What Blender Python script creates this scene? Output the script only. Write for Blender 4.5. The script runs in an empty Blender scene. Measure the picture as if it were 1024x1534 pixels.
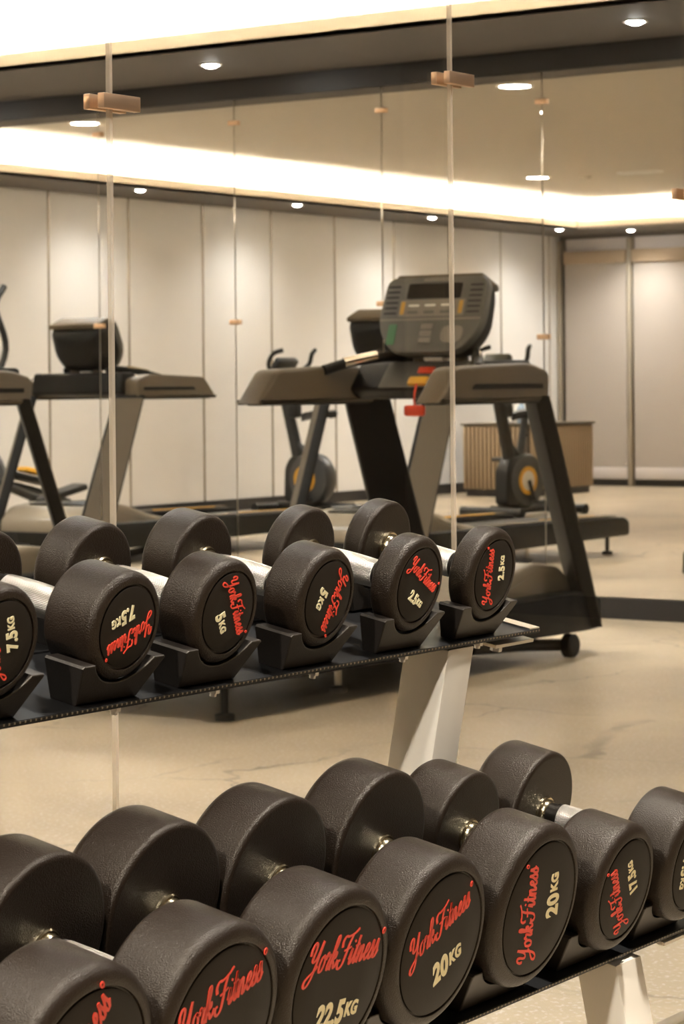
import bpy, bmesh, math, random
from mathutils import Vector, Matrix
random.seed(4)
PI = math.pi
C = bpy.context.scene.collection
sc = bpy.context.scene

# ------------------------------------------------------------------ helpers
def lin(c):
    return tuple((v/12.92 if v <= .04045 else ((v+.055)/1.055)**2.4) for v in c)
def rgb(r, g, b):
    return (*lin((r/255, g/255, b/255)), 1)

def mat(name, col, rough=.5, metal=0., spec=.5, bump=None, var=None, coat=0.):
    """bump=(scale, strength, distance)  var=(scale, amount)"""
    m = bpy.data.materials.new(name); m.use_nodes = True
    nt = m.node_tree; n = nt.nodes; l = nt.links
    b = n['Principled BSDF']
    b.inputs['Base Color'].default_value = col
    b.inputs['Roughness'].default_value = rough
    b.inputs['Metallic'].default_value = metal
    b.inputs['Specular IOR Level'].default_value = spec
    b.inputs['Coat Weight'].default_value = coat
    tc = n.new('ShaderNodeTexCoord')
    if bump:
        t = n.new('ShaderNodeTexNoise'); t.inputs['Scale'].default_value = bump[0]; t.inputs['Detail'].default_value = 2
        l.new(tc.outputs['Object'], t.inputs['Vector'])
        bp = n.new('ShaderNodeBump'); bp.inputs['Strength'].default_value = bump[1]; bp.inputs['Distance'].default_value = bump[2]
        l.new(t.outputs['Fac'], bp.inputs['Height']); l.new(bp.outputs['Normal'], b.inputs['Normal'])
    if var:
        t = n.new('ShaderNodeTexNoise'); t.inputs['Scale'].default_value = var[0]; t.inputs['Detail'].default_value = 4
        l.new(tc.outputs['Object'], t.inputs['Vector'])
        mr = n.new('ShaderNodeMapRange'); mr.inputs['To Min'].default_value = 1-var[1]; mr.inputs['To Max'].default_value = 1+var[1]
        l.new(t.outputs['Fac'], mr.inputs['Value'])
        mx = n.new('ShaderNodeMix'); mx.data_type = 'RGBA'; mx.blend_type = 'MULTIPLY'; mx.inputs['Factor'].default_value = 1
        mx.inputs['A'].default_value = col
        l.new(mr.outputs['Result'], mx.inputs['B']); l.new(mx.outputs['Result'], b.inputs['Base Color'])
    return m

def emit(name, col, strength):
    m = bpy.data.materials.new(name); m.use_nodes = True
    nt = m.node_tree; nt.nodes.clear()
    e = nt.nodes.new('ShaderNodeEmission'); e.inputs['Color'].default_value = col; e.inputs['Strength'].default_value = strength
    o = nt.nodes.new('ShaderNodeOutputMaterial'); nt.links.new(e.outputs[0], o.inputs[0])
    return m

def obj(name, bm, m, parent=None, smooth=True, angle=38, kind=None):
    bmesh.ops.recalc_face_normals(bm, faces=bm.faces)
    for f in bm.faces: f.smooth = smooth
    ca = math.radians(angle)
    for e in bm.edges:
        if len(e.link_faces) == 2:
            e.smooth = e.calc_face_angle(0) < ca
    me = bpy.data.meshes.new(name); bm.to_mesh(me); bm.free()
    for x in (m if isinstance(m, (list, tuple)) else [m]): me.materials.append(x)
    o = bpy.data.objects.new(name, me); C.objects.link(o)
    if parent: o.parent = parent
    if kind: o['kind'] = kind
    return o

def struct(name, bm, m, parent=None, **k):
    return obj(name, bm, m, parent, kind=None if parent else 'structure', **k)

def thing(name, label, cat, loc=(0, 0, 0), rotz=0, group=None):
    o = bpy.data.objects.new(name, None); C.objects.link(o)
    o.empty_display_size = .1
    o.location = loc; o.rotation_euler = (0, 0, rotz)
    tag(o, label, cat, group); return o

def tag(o, label, cat, group=None):
    o['label'] = label; o['category'] = cat
    if group: o['group'] = group
    return o

def copy_tree(o, parent=None, skip=()):
    c = o.copy(); C.objects.link(c)
    if parent: c.parent = parent
    for ch in list(o.children):
        if ch.name.split('.')[0] not in skip: copy_tree(ch, c, skip)
    return c

def box(bm, c, s, bev=0., rot=None, seg=2, mi=0):
    r = bmesh.ops.create_cube(bm, size=1)
    vs = r['verts']
    for v in vs: v.co = Vector((v.co.x*s[0], v.co.y*s[1], v.co.z*s[2]))
    fs = list({f for v in vs for f in v.link_faces})
    if bev > 0:
        es = list({e for v in vs for e in v.link_edges})
        rr = bmesh.ops.bevel(bm, geom=es, offset=bev, segments=seg, affect='EDGES', profile=.5)
        vs = list({v for f in rr['faces'] for v in f.verts} | {v for v in vs if v.is_valid})
        fs = list({f for v in vs for f in v.link_faces})
    M = (rot.to_4x4() if rot else Matrix.Identity(4))
    for v in vs: v.co = (M @ v.co) + Vector(c)
    for f in fs: f.material_index = mi
    return vs

def BX(c, s, bev=0., rot=None):
    bm = bmesh.new(); box(bm, c, s, bev, rot); return bm

def lathe(bm, prof, seg=64, M=None, closed=True):
    """profile of (x, r): axis is local X"""
    M = M or Matrix.Identity(4)
    rings = []
    for x, r in prof:
        if r < 1e-6: rings.append([bm.verts.new(M @ Vector((x, 0, 0)))])
        else: rings.append([bm.verts.new(M @ Vector((x, r*math.cos(2*PI*k/seg), r*math.sin(2*PI*k/seg)))) for k in range(seg)])
    for a, b in zip(rings, rings[1:]):
        for k in range(seg):
            k2 = (k+1) % seg
            if len(a) == 1 and len(b) == 1: continue
            if len(a) == 1: bm.faces.new((a[0], b[k], b[k2]))
            elif len(b) == 1: bm.faces.new((a[k], b[0], a[k2]))
            else: bm.faces.new((a[k], b[k], b[k2], a[k2]))
    return bm

def LA(prof, seg=64, M=None):
    return lathe(bmesh.new(), prof, seg, M)

def axisM(p, d):
    """matrix taking local X to direction d at p"""
    d = Vector(d).normalized()
    q = Vector((1, 0, 0)).rotation_difference(d)
    return Matrix.Translation(Vector(p)) @ q.to_matrix().to_4x4()

def smooth_path(pts, n=8):
    pts = [Vector(p) for p in pts]
    if len(pts) < 3: return pts
    out = []
    P = [2*pts[0]-pts[1]] + pts + [2*pts[-1]-pts[-2]]
    for i in range(1, len(P)-2):
        a, b, c, d = P[i-1], P[i], P[i+1], P[i+2]
        for k in range(n):
            t = k/n
            out.append(.5*((2*b)+(c-a)*t+(2*a-5*b+4*c-d)*t*t+(3*b-a-3*c+d)*t**3))
    out.append(pts[-1]); return out

def tube(bm, pts, r, seg=12, sm=6, flat=1.):
    """round tube along smooth path; r number or list; ends capped"""
    path = smooth_path(pts, sm) if sm else [Vector(p) for p in pts]
    n = len(path)
    rr = [r]*n if not isinstance(r, (list, tuple)) else [r[min(int(i/(n-1)*(len(r)-1)), len(r)-2)]*(1-((i/(n-1)*(len(r)-1))-min(int(i/(n-1)*(len(r)-1)), len(r)-2))) + r[min(int(i/(n-1)*(len(r)-1)), len(r)-2)+1]*((i/(n-1)*(len(r)-1))-min(int(i/(n-1)*(len(r)-1)), len(r)-2)) for i in range(n)]
    rings = []; up = None
    for i, p in enumerate(path):
        t = (path[min(i+1, n-1)]-path[max(i-1, 0)]).normalized()
        if up is None:
            up = Vector((0, 0, 1)) if abs(t.z) < .9 else Vector((1, 0, 0))
        s = t.cross(up).normalized(); up = s.cross(t).normalized()
        rings.append([bm.verts.new(p + rr[i]*(math.cos(2*PI*k/seg)*s + flat*math.sin(2*PI*k/seg)*up)) for k in range(seg)])
    for a, b in zip(rings, rings[1:]):
        for k in range(seg): bm.faces.new((a[k], a[(k+1) % seg], b[(k+1) % seg], b[k]))
    bm.faces.new(rings[0][::-1]); bm.faces.new(rings[-1])
    return bm

def TB(pts, r, **k): return tube(bmesh.new(), pts, r, **k)

def prism(bm, poly, d0, d1, axes, bev=0., seg=2):
    """polygon (a,b) extruded from d0 to d1.  axes=(A,B,D) vectors, optional 4th origin"""
    A, B, D = [Vector(x) for x in axes[:3]]; O = Vector(axes[3]) if len(axes) > 3 else Vector((0, 0, 0))
    lo = [bm.verts.new(O+A*a+B*b+D*d0) for a, b in poly]
    hi = [bm.verts.new(O+A*a+B*b+D*d1) for a, b in poly]
    fs = [bm.faces.new(lo[::-1]), bm.faces.new(hi)]
    n = len(poly)
    for k in range(n): fs.append(bm.faces.new((lo[k], lo[(k+1) % n], hi[(k+1) % n], hi[k])))
    if bev:
        es = list({e for f in fs[:2] for e in f.edges})
        bmesh.ops.recalc_face_normals(bm, faces=fs)
        bmesh.ops.bevel(bm, geom=es, offset=bev, segments=seg, affect='EDGES', profile=.5)
    return bm

def PR(poly, d0, d1, axes, bev=0., seg=2): return prism(bmesh.new(), poly, d0, d1, axes, bev, seg)
YZX = ((0, 1, 0), (0, 0, 1), (1, 0, 0))
XZY = ((1, 0, 0), (0, 0, 1), (0, 1, 0))

def rounded(poly, r, n=5):
    """round the corners of a polygon"""
    out = []; N = len(poly)
    for i in range(N):
        p0, p, p1 = Vector(poly[i-1]), Vector(poly[i]), Vector(poly[(i+1) % N])
        rr = r[i] if isinstance(r, (list, tuple)) else r
        a = (p0-p); b = (p1-p); rr = min(rr, a.length*.45, b.length*.45)
        A = p+a.normalized()*rr; B = p+b.normalized()*rr
        for k in range(n+1):
            t = k/n
            q = A*(1-t)**2+p*2*t*(1-t)+B*t*t
            out.append((q.x, q.y))
    return out

# ------------------------------------------------------------------ materials
def floor_mat():
    m = mat('stone_look_floor', rgb(172, 152, 122), .34)
    nt = m.node_tree; n = nt.nodes; l = nt.links; b = n['Principled BSDF']
    tc = n.new('ShaderNodeTexCoord')
    # broad clouds
    t1 = n.new('ShaderNodeTexNoise'); t1.inputs['Scale'].default_value = 1.3; t1.inputs['Detail'].default_value = 6; t1.inputs['Distortion'].default_value = .6
    l.new(tc.outputs['Object'], t1.inputs['Vector'])
    cr = n.new('ShaderNodeValToRGB')
    cr.color_ramp.elements[0].position = .32; cr.color_ramp.elements[0].color = rgb(150, 133, 106)
    cr.color_ramp.elements[1].position = .68; cr.color_ramp.elements[1].color = rgb(186, 168, 138)
    l.new(t1.outputs['Fac'], cr.inputs['Fac'])
    # fine pale flecks
    t2 = n.new('ShaderNodeTexNoise'); t2.inputs['Scale'].default_value = 95; t2.inputs['Detail'].default_value = 3
    l.new(tc.outputs['Object'], t2.inputs['Vector'])
    c2 = n.new('ShaderNodeValToRGB'); c2.color_ramp.elements[0].position = .56; c2.color_ramp.elements[1].position = .66
    l.new(t2.outputs['Fac'], c2.inputs['Fac'])
    mx = n.new('ShaderNodeMix'); mx.data_type = 'RGBA'; mx.inputs['B'].default_value = rgb(208, 204, 208)
    mf = n.new('ShaderNodeMath'); mf.operation = 'MULTIPLY'; mf.inputs[1].default_value = .6
    l.new(c2.outputs['Color'], mf.inputs[0]); l.new(mf.outputs[0], mx.inputs['Factor'])
    l.new(cr.outputs['Color'], mx.inputs['A'])
    # cracks: distorted voronoi edges, broken up by noise
    nd = n.new('ShaderNodeTexNoise'); nd.inputs['Scale'].default_value = 3.2; nd.inputs['Detail'].default_value = 6
    l.new(tc.outputs['Object'], nd.inputs['Vector'])
    vm = n.new('ShaderNodeVectorMath'); vm.operation = 'MULTIPLY_ADD'; vm.inputs[1].default_value = (.42, .42, 0)
    l.new(nd.outputs['Color'], vm.inputs[0]); l.new(tc.outputs['Object'], vm.inputs[2])
    vo = n.new('ShaderNodeTexVoronoi'); vo.feature = 'DISTANCE_TO_EDGE'; vo.inputs['Scale'].default_value = 1.0
    l.new(vm.outputs[0], vo.inputs['Vector'])
    lt = n.new('ShaderNodeMapRange'); lt.inputs['From Min'].default_value = .003; lt.inputs['From Max'].default_value = .008
    lt.inputs['To Min'].default_value = 1; lt.inputs['To Max'].default_value = 0
    l.new(vo.outputs['Distance'], lt.inputs['Value'])
    nb = n.new('ShaderNodeTexNoise'); nb.inputs['Scale'].default_value = 1.7
    l.new(tc.outputs['Object'], nb.inputs['Vector'])
    nb2 = n.new('ShaderNodeMapRange'); nb2.inputs['From Min'].default_value = .42; nb2.inputs['From Max'].default_value = .6
    l.new(nb.outputs['Fac'], nb2.inputs['Value'])
    mu = n.new('ShaderNodeMath'); mu.operation = 'MULTIPLY'; l.new(lt.outputs[0], mu.inputs[0]); l.new(nb2.outputs[0], mu.inputs[1])
    mu2 = n.new('ShaderNodeMath'); mu2.operation = 'MULTIPLY'; mu2.inputs[1].default_value = .85; l.new(mu.outputs[0], mu2.inputs[0])
    m2 = n.new('ShaderNodeMix'); m2.data_type = 'RGBA'; m2.inputs['B'].default_value = rgb(92, 76, 56)
    l.new(mu2.outputs[0], m2.inputs['Factor']); l.new(mx.outputs['Result'], m2.inputs['A'])
    l.new(m2.outputs['Result'], b.inputs['Base Color'])
    return m

def glass_mat():
    """clear partition glass: straight-through plus Fresnel gloss"""
    m = bpy.data.materials.new('clear_glass'); m.use_nodes = True
    nt = m.node_tree; n = nt.nodes; l = nt.links; n.clear()
    tr = n.new('ShaderNodeBsdfTransparent'); tr.inputs['Color'].default_value = (.985, .99, .985, 1)
    gl = n.new('ShaderNodeBsdfGlossy'); gl.inputs['Roughness'].default_value = .0
    lw = n.new('ShaderNodeLayerWeight'); lw.inputs['Blend'].default_value = .5
    pw = n.new('ShaderNodeMath'); pw.operation = 'POWER'; pw.inputs[1].default_value = 5; l.new(lw.outputs['Facing'], pw.inputs[0])
    fr = n.new('ShaderNodeMath'); fr.operation = 'MULTIPLY_ADD'; fr.inputs[1].default_value = .96; fr.inputs[2].default_value = .018
    l.new(pw.outputs[0], fr.inputs[0])
    mx = n.new('ShaderNodeMixShader'); o = n.new('ShaderNodeOutputMaterial')
    l.new(fr.outputs[0], mx.inputs[0]); l.new(tr.outputs[0], mx.inputs[1]); l.new(gl.outputs[0], mx.inputs[2]); l.new(mx.outputs[0], o.inputs[0])
    return m

def seal_mat():
    m = mat('clear_edge_seal', rgb(222, 202, 176), .35)
    nt = m.node_tree; n = nt.nodes; l = nt.links; b = n['Principled BSDF']
    tr = n.new('ShaderNodeBsdfTransparent'); mx = n.new('ShaderNodeMixShader'); mx.inputs[0].default_value = .36
    l.new(tr.outputs[0], mx.inputs[1]); l.new(b.outputs[0], mx.inputs[2]); l.new(mx.outputs[0], n['Material Output'].inputs[0])
    return m

def knurl_mat():
    m = mat('knurled_chrome', rgb(188, 178, 162), .32, 1.)
    nt = m.node_tree; n = nt.nodes; l = nt.links; b = n['Principled BSDF']
    tc = n.new('ShaderNodeTexCoord'); sp = n.new('ShaderNodeSeparateXYZ'); l.new(tc.outputs['Object'], sp.inputs[0])
    at = n.new('ShaderNodeMath'); at.operation = 'ARCTAN2'; l.new(sp.outputs['Y'], at.inputs[0]); l.new(sp.outputs['Z'], at.inputs[1])
    def wave(sx):
        a = n.new('ShaderNodeMath'); a.operation = 'MULTIPLY'; a.inputs[1].default_value = 32; l.new(at.outputs[0], a.inputs[0])
        c = n.new('ShaderNodeMath'); c.operation = 'MULTIPLY_ADD'; c.inputs[1].default_value = sx*2300; l.new(sp.outputs['X'], c.inputs[0]); l.new(a.outputs[0], c.inputs[2])
        s = n.new('ShaderNodeMath'); s.operation = 'SINE'; l.new(c.outputs[0], s.inputs[0]); return s
    w1, w2 = wave(1), wave(-1)
    mn = n.new('ShaderNodeMath'); mn.operation = 'MULTIPLY'; l.new(w1.outputs[0], mn.inputs[0]); l.new(w2.outputs[0], mn.inputs[1])
    bp = n.new('ShaderNodeBump'); bp.inputs['Strength'].default_value = .7; bp.inputs['Distance'].default_value = .0005
    l.new(mn.outputs[0], bp.inputs['Height']); l.new(bp.outputs['Normal'], b.inputs['Normal'])
    return m

def edge_glint_mat():
    m = mat('toothed_edge_glints', rgb(60, 54, 46), .35, .6)
    nt = m.node_tree; n = nt.nodes; l = nt.links; b = n['Principled BSDF']
    tc = n.new('ShaderNodeTexCoord'); sp = n.new('ShaderNodeSeparateXYZ'); l.new(tc.outputs['Object'], sp.inputs[0])
    a = n.new('ShaderNodeMath'); a.operation = 'MULTIPLY'; a.inputs[1].default_value = 2*PI/.0065; l.new(sp.outputs['Y'], a.inputs[0])
    si = n.new('ShaderNodeMath'); si.operation = 'SINE'; l.new(a.outputs[0], si.inputs[0])
    cr = n.new('ShaderNodeValToRGB'); cr.color_ramp.elements[0].position = .45; cr.color_ramp.elements[0].color = rgb(40, 35, 29)
    cr.color_ramp.elements[1].position = .75; cr.color_ramp.elements[1].color = rgb(140, 124, 100)  # light bands paint the dotted highlight along the toothed edge
    l.new(si.outputs[0], cr.inputs['Fac']); l.new(cr.outputs['Color'], b.inputs['Base Color'])
    return m

M = dict(
    floor=floor_mat(), glass=glass_mat(), knurl=knurl_mat(),
    rubber=mat('black_rubber', rgb(31, 21, 13), .38, bump=(900, .8, .0008), spec=.45),
    cap=mat('black_face_plate', rgb(27, 20, 13), .55, spec=.3, bump=(700, .12, .0004)),
    joint=mat('pale_mirror_backing', rgb(240, 228, 205), .5),
    red=mat('red_lettering', rgb(250, 72, 46), .45),
    cream=mat('cream_lettering', rgb(255, 236, 182), .45),
    chrome=mat('warm_chrome', rgb(214, 196, 160), .18, 1.),
    darkmetal=mat('dark_shaft', rgb(58, 52, 44), .3, .8),
    rackblack=mat('black_enamel', rgb(20, 18, 16), .42, spec=.3),
    cradle=mat('black_moulded_plastic', rgb(40, 34, 29), .42, bump=(600, .3, .0005)),
    rackwhite=mat('white_enamel', rgb(238, 224, 202), .35),
    steel=mat('galvanised_steel', rgb(205, 198, 186), .3, 1.),
    mirror=mat('mirror_silver', (.90, .885, .855, 1), .0, 1.),
    clip=mat('brushed_copper_clip', rgb(222, 184, 148), .32, .85),
    seal=seal_mat(),
    wall=mat('greige_wall_panel', rgb(228, 225, 221), .5, var=(.8, .03)),
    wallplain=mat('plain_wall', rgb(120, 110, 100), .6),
    seam=mat('panel_seam_metal', rgb(176, 164, 146), .25, .45),
    skirt=mat('dark_skirting', rgb(44, 42, 42), .4),
    beam=mat('dark_mirror_head', rgb(34, 28, 22), .45),
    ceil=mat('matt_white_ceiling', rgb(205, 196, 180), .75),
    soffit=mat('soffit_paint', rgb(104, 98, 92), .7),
    fascia=mat('fascia_paint', rgb(228, 214, 192), .6),
    blind=mat('blind_fabric', rgb(178, 168, 158), .8, bump=(400, .1, .001)),
    blindhead=mat('blind_cassette', rgb(176, 154, 128), .5),
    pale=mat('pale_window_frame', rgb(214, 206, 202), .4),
    post=mat('grey_window_post', rgb(172, 160, 142), .25, .1),
    reed=mat('reeded_wood', rgb(150, 126, 96), .5),
    edgeglint=edge_glint_mat(),
    reeddark=mat('dark_reed_backing', rgb(66, 55, 42), .6),
    tmblack=mat('treadmill_black', rgb(17, 14, 10), .5, spec=.25),
    tmbrown=mat('treadmill_taupe', rgb(84, 72, 54), .5),
    tmgrey=mat('treadmill_console_grey', rgb(92, 90, 84), .42),
    tmhood=mat('treadmill_hood', rgb(138, 126, 108), .3),
    belt=mat('treadmill_belt', rgb(42, 40, 38), .6),
    screen=mat('dark_screen', rgb(30, 26, 24), .15),
    slot=mat('console_slot', rgb(28, 26, 24), .5),
    panelgrey=mat('console_button_grey', rgb(128, 122, 112), .4),
    green=mat('green_label', rgb(74, 122, 88), .5),
    amber=mat('amber_label', rgb(196, 150, 60), .5),
    yellow=mat('yellow_plastic', rgb(226, 168, 50), .45),
    orange=mat('red_plastic', rgb(222, 72, 40), .4),
    white=mat('white_plastic', rgb(226, 222, 214), .4),
    bikegrey=mat('bike_shroud_grey', rgb(70, 72, 74), .35),
    bikeblack=mat('bike_black', rgb(30, 30, 28), .4),
    silver=mat('silver_grip', rgb(220, 210, 195), .15, 1.),
    warm=emit('led_cove_glow', (1., .95, .87, 1), 40.),
    lamp=emit('downlight_lens', (1., .97, .92, 1), 30.),
    lampbig=emit('round_light_lens', (1., .97, .92, 1), 22.),
    bluebolt=mat('blue_towel', rgb(150, 170, 190), .7),
)

for k_ in ('rubber', 'cap', 'cradle'):
    M[k_].node_tree.nodes['Principled BSDF'].inputs['Specular Tint'].default_value = (1, .86, .68, 1)

# ------------------------------------------------------------------ room
XL, XR, YB, YM, H, HC = -12.0, 2.6, -2.72, 9.28, 2.44, 2.70
T = .12
def wallbox(x0, x1, y0, y1, z0, z1):
    return BX(((x0+x1)/2, (y0+y1)/2, (z0+z1)/2), (x1-x0, y1-y0, z1-z0))
struct('floor', wallbox(XL-T, XR+T, YB-T, YM+T, -.1, 0), M['floor'])
struct('wall_left', wallbox(XL-T, XL, YB-T, YM+T, 0, HC+.1), M['wall'])
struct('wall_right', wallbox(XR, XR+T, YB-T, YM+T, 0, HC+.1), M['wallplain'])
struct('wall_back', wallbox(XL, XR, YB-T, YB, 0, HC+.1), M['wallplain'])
struct('wall_front', wallbox(XL, XR, YM+.012, YM+T+.012, 0, HC+.1), M['joint'])

# cove opening and soffit ring
OX0, OX1, OY0, OY1 = -11.28, -3.3, -1.77, 8.36
bm = bmesh.new()
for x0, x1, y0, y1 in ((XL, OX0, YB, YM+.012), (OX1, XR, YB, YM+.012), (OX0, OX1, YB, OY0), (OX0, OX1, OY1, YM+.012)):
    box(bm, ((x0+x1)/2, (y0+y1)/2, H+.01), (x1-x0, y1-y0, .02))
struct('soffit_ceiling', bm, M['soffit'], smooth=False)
G = .24   # the raised ceiling runs this far behind the lip
bm = bmesh.new()
x0, x1, y0, y1 = OX0-G, OX1+G, OY0-G, OY1+G
box(bm, ((x0+x1)/2, (y0+y1)/2, HC+.02), (x1-x0+.04, y1-y0+.04, .04))
for c, s in ((((x0-.01), (y0+y1)/2), (.02, y1-y0)), (((x1+.01), (y0+y1)/2), (.02, y1-y0)), (((x0+x1)/2, y0-.01), (x1-x0, .02)), (((x0+x1)/2, y1+.01), (x1-x0, .02))):
    box(bm, (c[0], c[1], (H+.02+HC)/2), (s[0], s[1], HC-H-.02))
struct('ceiling', bm, M['ceil'], smooth=False)
# fascia lip around the opening
LIP = .075
bm = bmesh.new()
for c, s in (((OX0-.006, (OY0+OY1)/2), (.012, OY1-OY0+.024)), ((OX1+.006, (OY0+OY1)/2), (.012, OY1-OY0+.024)), (((OX0+OX1)/2, OY0-.006), (OX1-OX0, .012)), (((OX0+OX1)/2, OY1+.006), (OX1-OX0, .012))):
    box(bm, (c[0], c[1], H+LIP/2), (s[0], s[1], LIP))
struct('trim_1', bm, M['fascia'], smooth=False)
# LED strips lying in the trough behind the lip
for c, s, lab in (((OX0-.12, (OY0+OY1)/2), (.03, OY1-OY0), 'warm LED strip hidden in the cove along the panelled wall'),
             ((OX1+.12, (OY0+OY1)/2), (.03, OY1-OY0), 'warm LED strip hidden in the cove beside the glass partition'),
             (((OX0+OX1)/2, OY0-.12), (OX1-OX0, .03), 'warm LED strip hidden in the cove over the roller blinds'),
             (((OX0+OX1)/2, OY1+.12), (OX1-OX0, .03), 'warm LED strip hidden in the cove above the mirrors')):
    o = obj('cove_light_strip', BX((0, 0, 0), (s[0], s[1], .012)), M['warm'])
    o.location = (c[0], c[1], H+.02+.006); tag(o, lab, 'light strip', 'cove light strips')

# panel seams on the left wall
for k in range(12):
    y = 3.025 + .92*(4-k)
    if YB < y < YM-.1:
        struct('trim_%d' % (k+2), TB([(XL, y, .09), (XL, y, H-.001)], .010, sm=0, seg=16), M['seam'])
struct('baseboard_left', BX((XL+.008, (YB+YM)/2, .045), (.016, YM-YB, .09)), M['skirt'], smooth=False)
struct('baseboard_front', BX(((XL+XR)/2+.01, YM-.008, .045), (XR-XL-.06, .034, .088)), M['skirt'], smooth=False)
struct('baseboard_back', BX(((XL+XR)/2+.01, YB+.008, .03), (XR-XL-.06, .016, .06)), M['skirt'], smooth=False)
# dark head above the mirrors
struct('trim_20', BX(((XL+XR)/2, YM-.004, 2.3915), (XR-XL-.02, .03, .096)), M['beam'], smooth=False)

# mirror panels and their clips
names = {}
MW = .830; mu0 = -5.315
for k in range(-4, 9):
    x1 = mu0 - MW*k; x0 = x1 - MW
    if x0 < XL: x0 = XL+.01
    if x1 <= x0: continue
    lab = {0: 'tall mirror panel behind the near treadmill, holding the black console back in reflection',
           -1: 'rightmost tall mirror panel in view, reflecting the roller blinds and wooden cabinet',
           1: 'tall mirror panel reflecting the exercise bike behind the near treadmill handrail',
           2: 'tall mirror panel just right of the left glass joint, reflecting a treadmill handrail tip',
           3: 'leftmost tall mirror panel in view, reflecting a black treadmill console and an elliptical'}.get(k, 'tall wall mirror panel outside the view, continuing the mirrored wall')
    o = obj('wall_mirror', BX((0, 0, 0), (x1-x0-.0045, .008, 2.252), .0012), M['mirror'], smooth=False)
    o.location = ((x0+x1)/2, YM-.002, .09+1.127)
    tag(o, lab, 'mirror', 'wall mirror panels')
ctxt = ['at the rightmost mirror joint, near the blinds', 'at the mirror joint over the near treadmill console', 'at the mirror joint left of the near treadmill', 'at the mirror joint by the left glass panel edge']
for k in range(0, 4):
    x = mu0 - MW*k
    for z, w in ((2.235 if k else 2.215, 'upper'), (1.40-.035*k if k == 1 else 1.30 if k else 1.20, 'lower')):
        o = obj('mirror_clip', BX((0, 0, 0), (.055, .014, .022), .002), M['clip'])
        o.location = (x, YM-.0135, z)
        tag(o, '%s small copper clip %s' % (w, ctxt[k]), 'clip', 'mirror clips')

# ceiling fittings
def downlight(x, y, lab, power=34, aim=None, z=None, size=.036, spot=True, group='soffit downlights', cone=112):
    z = H if z is None else z
    t = thing('ceiling_downlight', lab, 'downlight', (x, y, z), 0, group)
    obj('trim_ring', LA([(0, size), (.004, size), (.006, size+.010), (.004, size+.015), (0, size+.016)], 32, Matrix.Rotation(PI/2, 4, 'Y')), M['white'], t)
    obj('lens', LA([(.016, 0), (.0145, size*.4), (.010, size*.75), (.003, size-.001), (0, size-.001)], 32, Matrix.Rotation(PI/2, 4, 'Y')), M['lamp'], t)
    if spot:
        l = bpy.data.lights.new('downlight_beam', 'SPOT'); l.energy = power; l.color = (1, .99, .97)
        l.spot_size = math.radians(cone); l.spot_blend = 1.; l.shadow_soft_size = .05
        lo = bpy.data.objects.new('downlight_beam', l); C.objects.link(lo); lo.parent = t; lo.location = (0, 0, -.02)
        if aim: lo.rotation_euler = (Vector(aim)-Vector((x, y, z))).to_track_quat('-Z', 'Y').to_euler()
    return t
for k, x in enumerate((-2.45, -4.6, -6.73, -8.85, -10.95)):
    downlight(x, 8.78, ['recessed downlight in the soffit over the mirrors, right of the view', 'recessed downlight at the top right, in the soffit above the mirrors',
                        'recessed downlight at the top left, in the soffit above the mirrors', 'recessed downlight in the soffit above the mirrors, left of the view', 'recessed downlight in the left corner of the mirrored soffit'][k], 40)
for k, y in enumerate((6.50, 4.52, 2.55, .55, -1.67)):
    downlight(-11.41, y, ['recessed downlight in the soffit of the panelled wall nearest the mirrors', 'downlight over the panelled wall, leftmost of those reflected in the mirrors',
                          'downlight over the panelled wall reflected above the exercise bike', 'downlight over the panelled wall reflected above the near treadmill console', 'downlight over the panelled wall reflected at the blind corner'][k], 15, cone=150)
downlight(-10.95, -2.22, 'downlight reflected in front of the roller blinds', 24, cone=140)
downlight(-8.8, -2.22, 'downlight in the soffit before the roller blinds, out of view', 42)
# round lights in the raised ceiling; last two added unseen to brighten the floor
for x, y, lab in ((-7.16, 6.36, 'large round ceiling light reflected at the top right under the dark mirror head'),
                  (-10.33, 6.40, 'large round ceiling light reflected behind the left copper glass clip'),
                  (-10.2, .83, 'large round ceiling light reflected over the cove, far right'),
                  (-4.1, 4.6, 'added unseen round light above the near treadmill, brightening the floor'), (-4.1, .9, 'added unseen round light left of the camera, brightening the floor')):
    t = thing('round_ceiling_light', lab, 'ceiling light', (x, y, HC), 0, 'round lights in the raised ceiling')
    MY = Matrix.Rotation(PI/2, 4, 'Y')
    obj('trim_ring', LA([(0, .088), (.005, .088), (.008, .1), (.004, .108), (0, .11)], 40, MY), M['white'], t)
    obj('lens', LA([(.004, 0), (.004, .087), (0, .087)], 40, MY), M['lampbig'], t)
    l = bpy.data.lights.new('round_light_beam', 'SPOT'); l.energy = 28 if x > -5 else 45; l.color = (1, .99, .97); l.spot_size = math.radians(125); l.spot_blend = .8; l.shadow_soft_size = .09
    lo = bpy.data.objects.new('round_light_beam', l); C.objects.link(lo); lo.parent = t; lo.location = (0, 0, -.03)
t = thing('smoke_detector', 'small round smoke detector on the raised ceiling, reflected at upper right', 'smoke detector', (-9.8, .74, HC))
obj('housing', LA([(0, .052), (.012, .05), (.03, .036), (.034, 0)], 32, Matrix.Rotation(PI/2, 4, 'Y')), M['ceil'], t)
t = thing('air_grille', 'long pale air grille on the raised ceiling, reflected at upper right', 'grille', (-9.28, .78, HC))
obj('frame', BX((0, 0, -.008), (.36, .12, .016), .003), M['white'], t)
for k in range(4): obj('slat', BX((0, -.036+.024*k, -.017), (.33, .008, .006), .001), M['white'], t)

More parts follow.
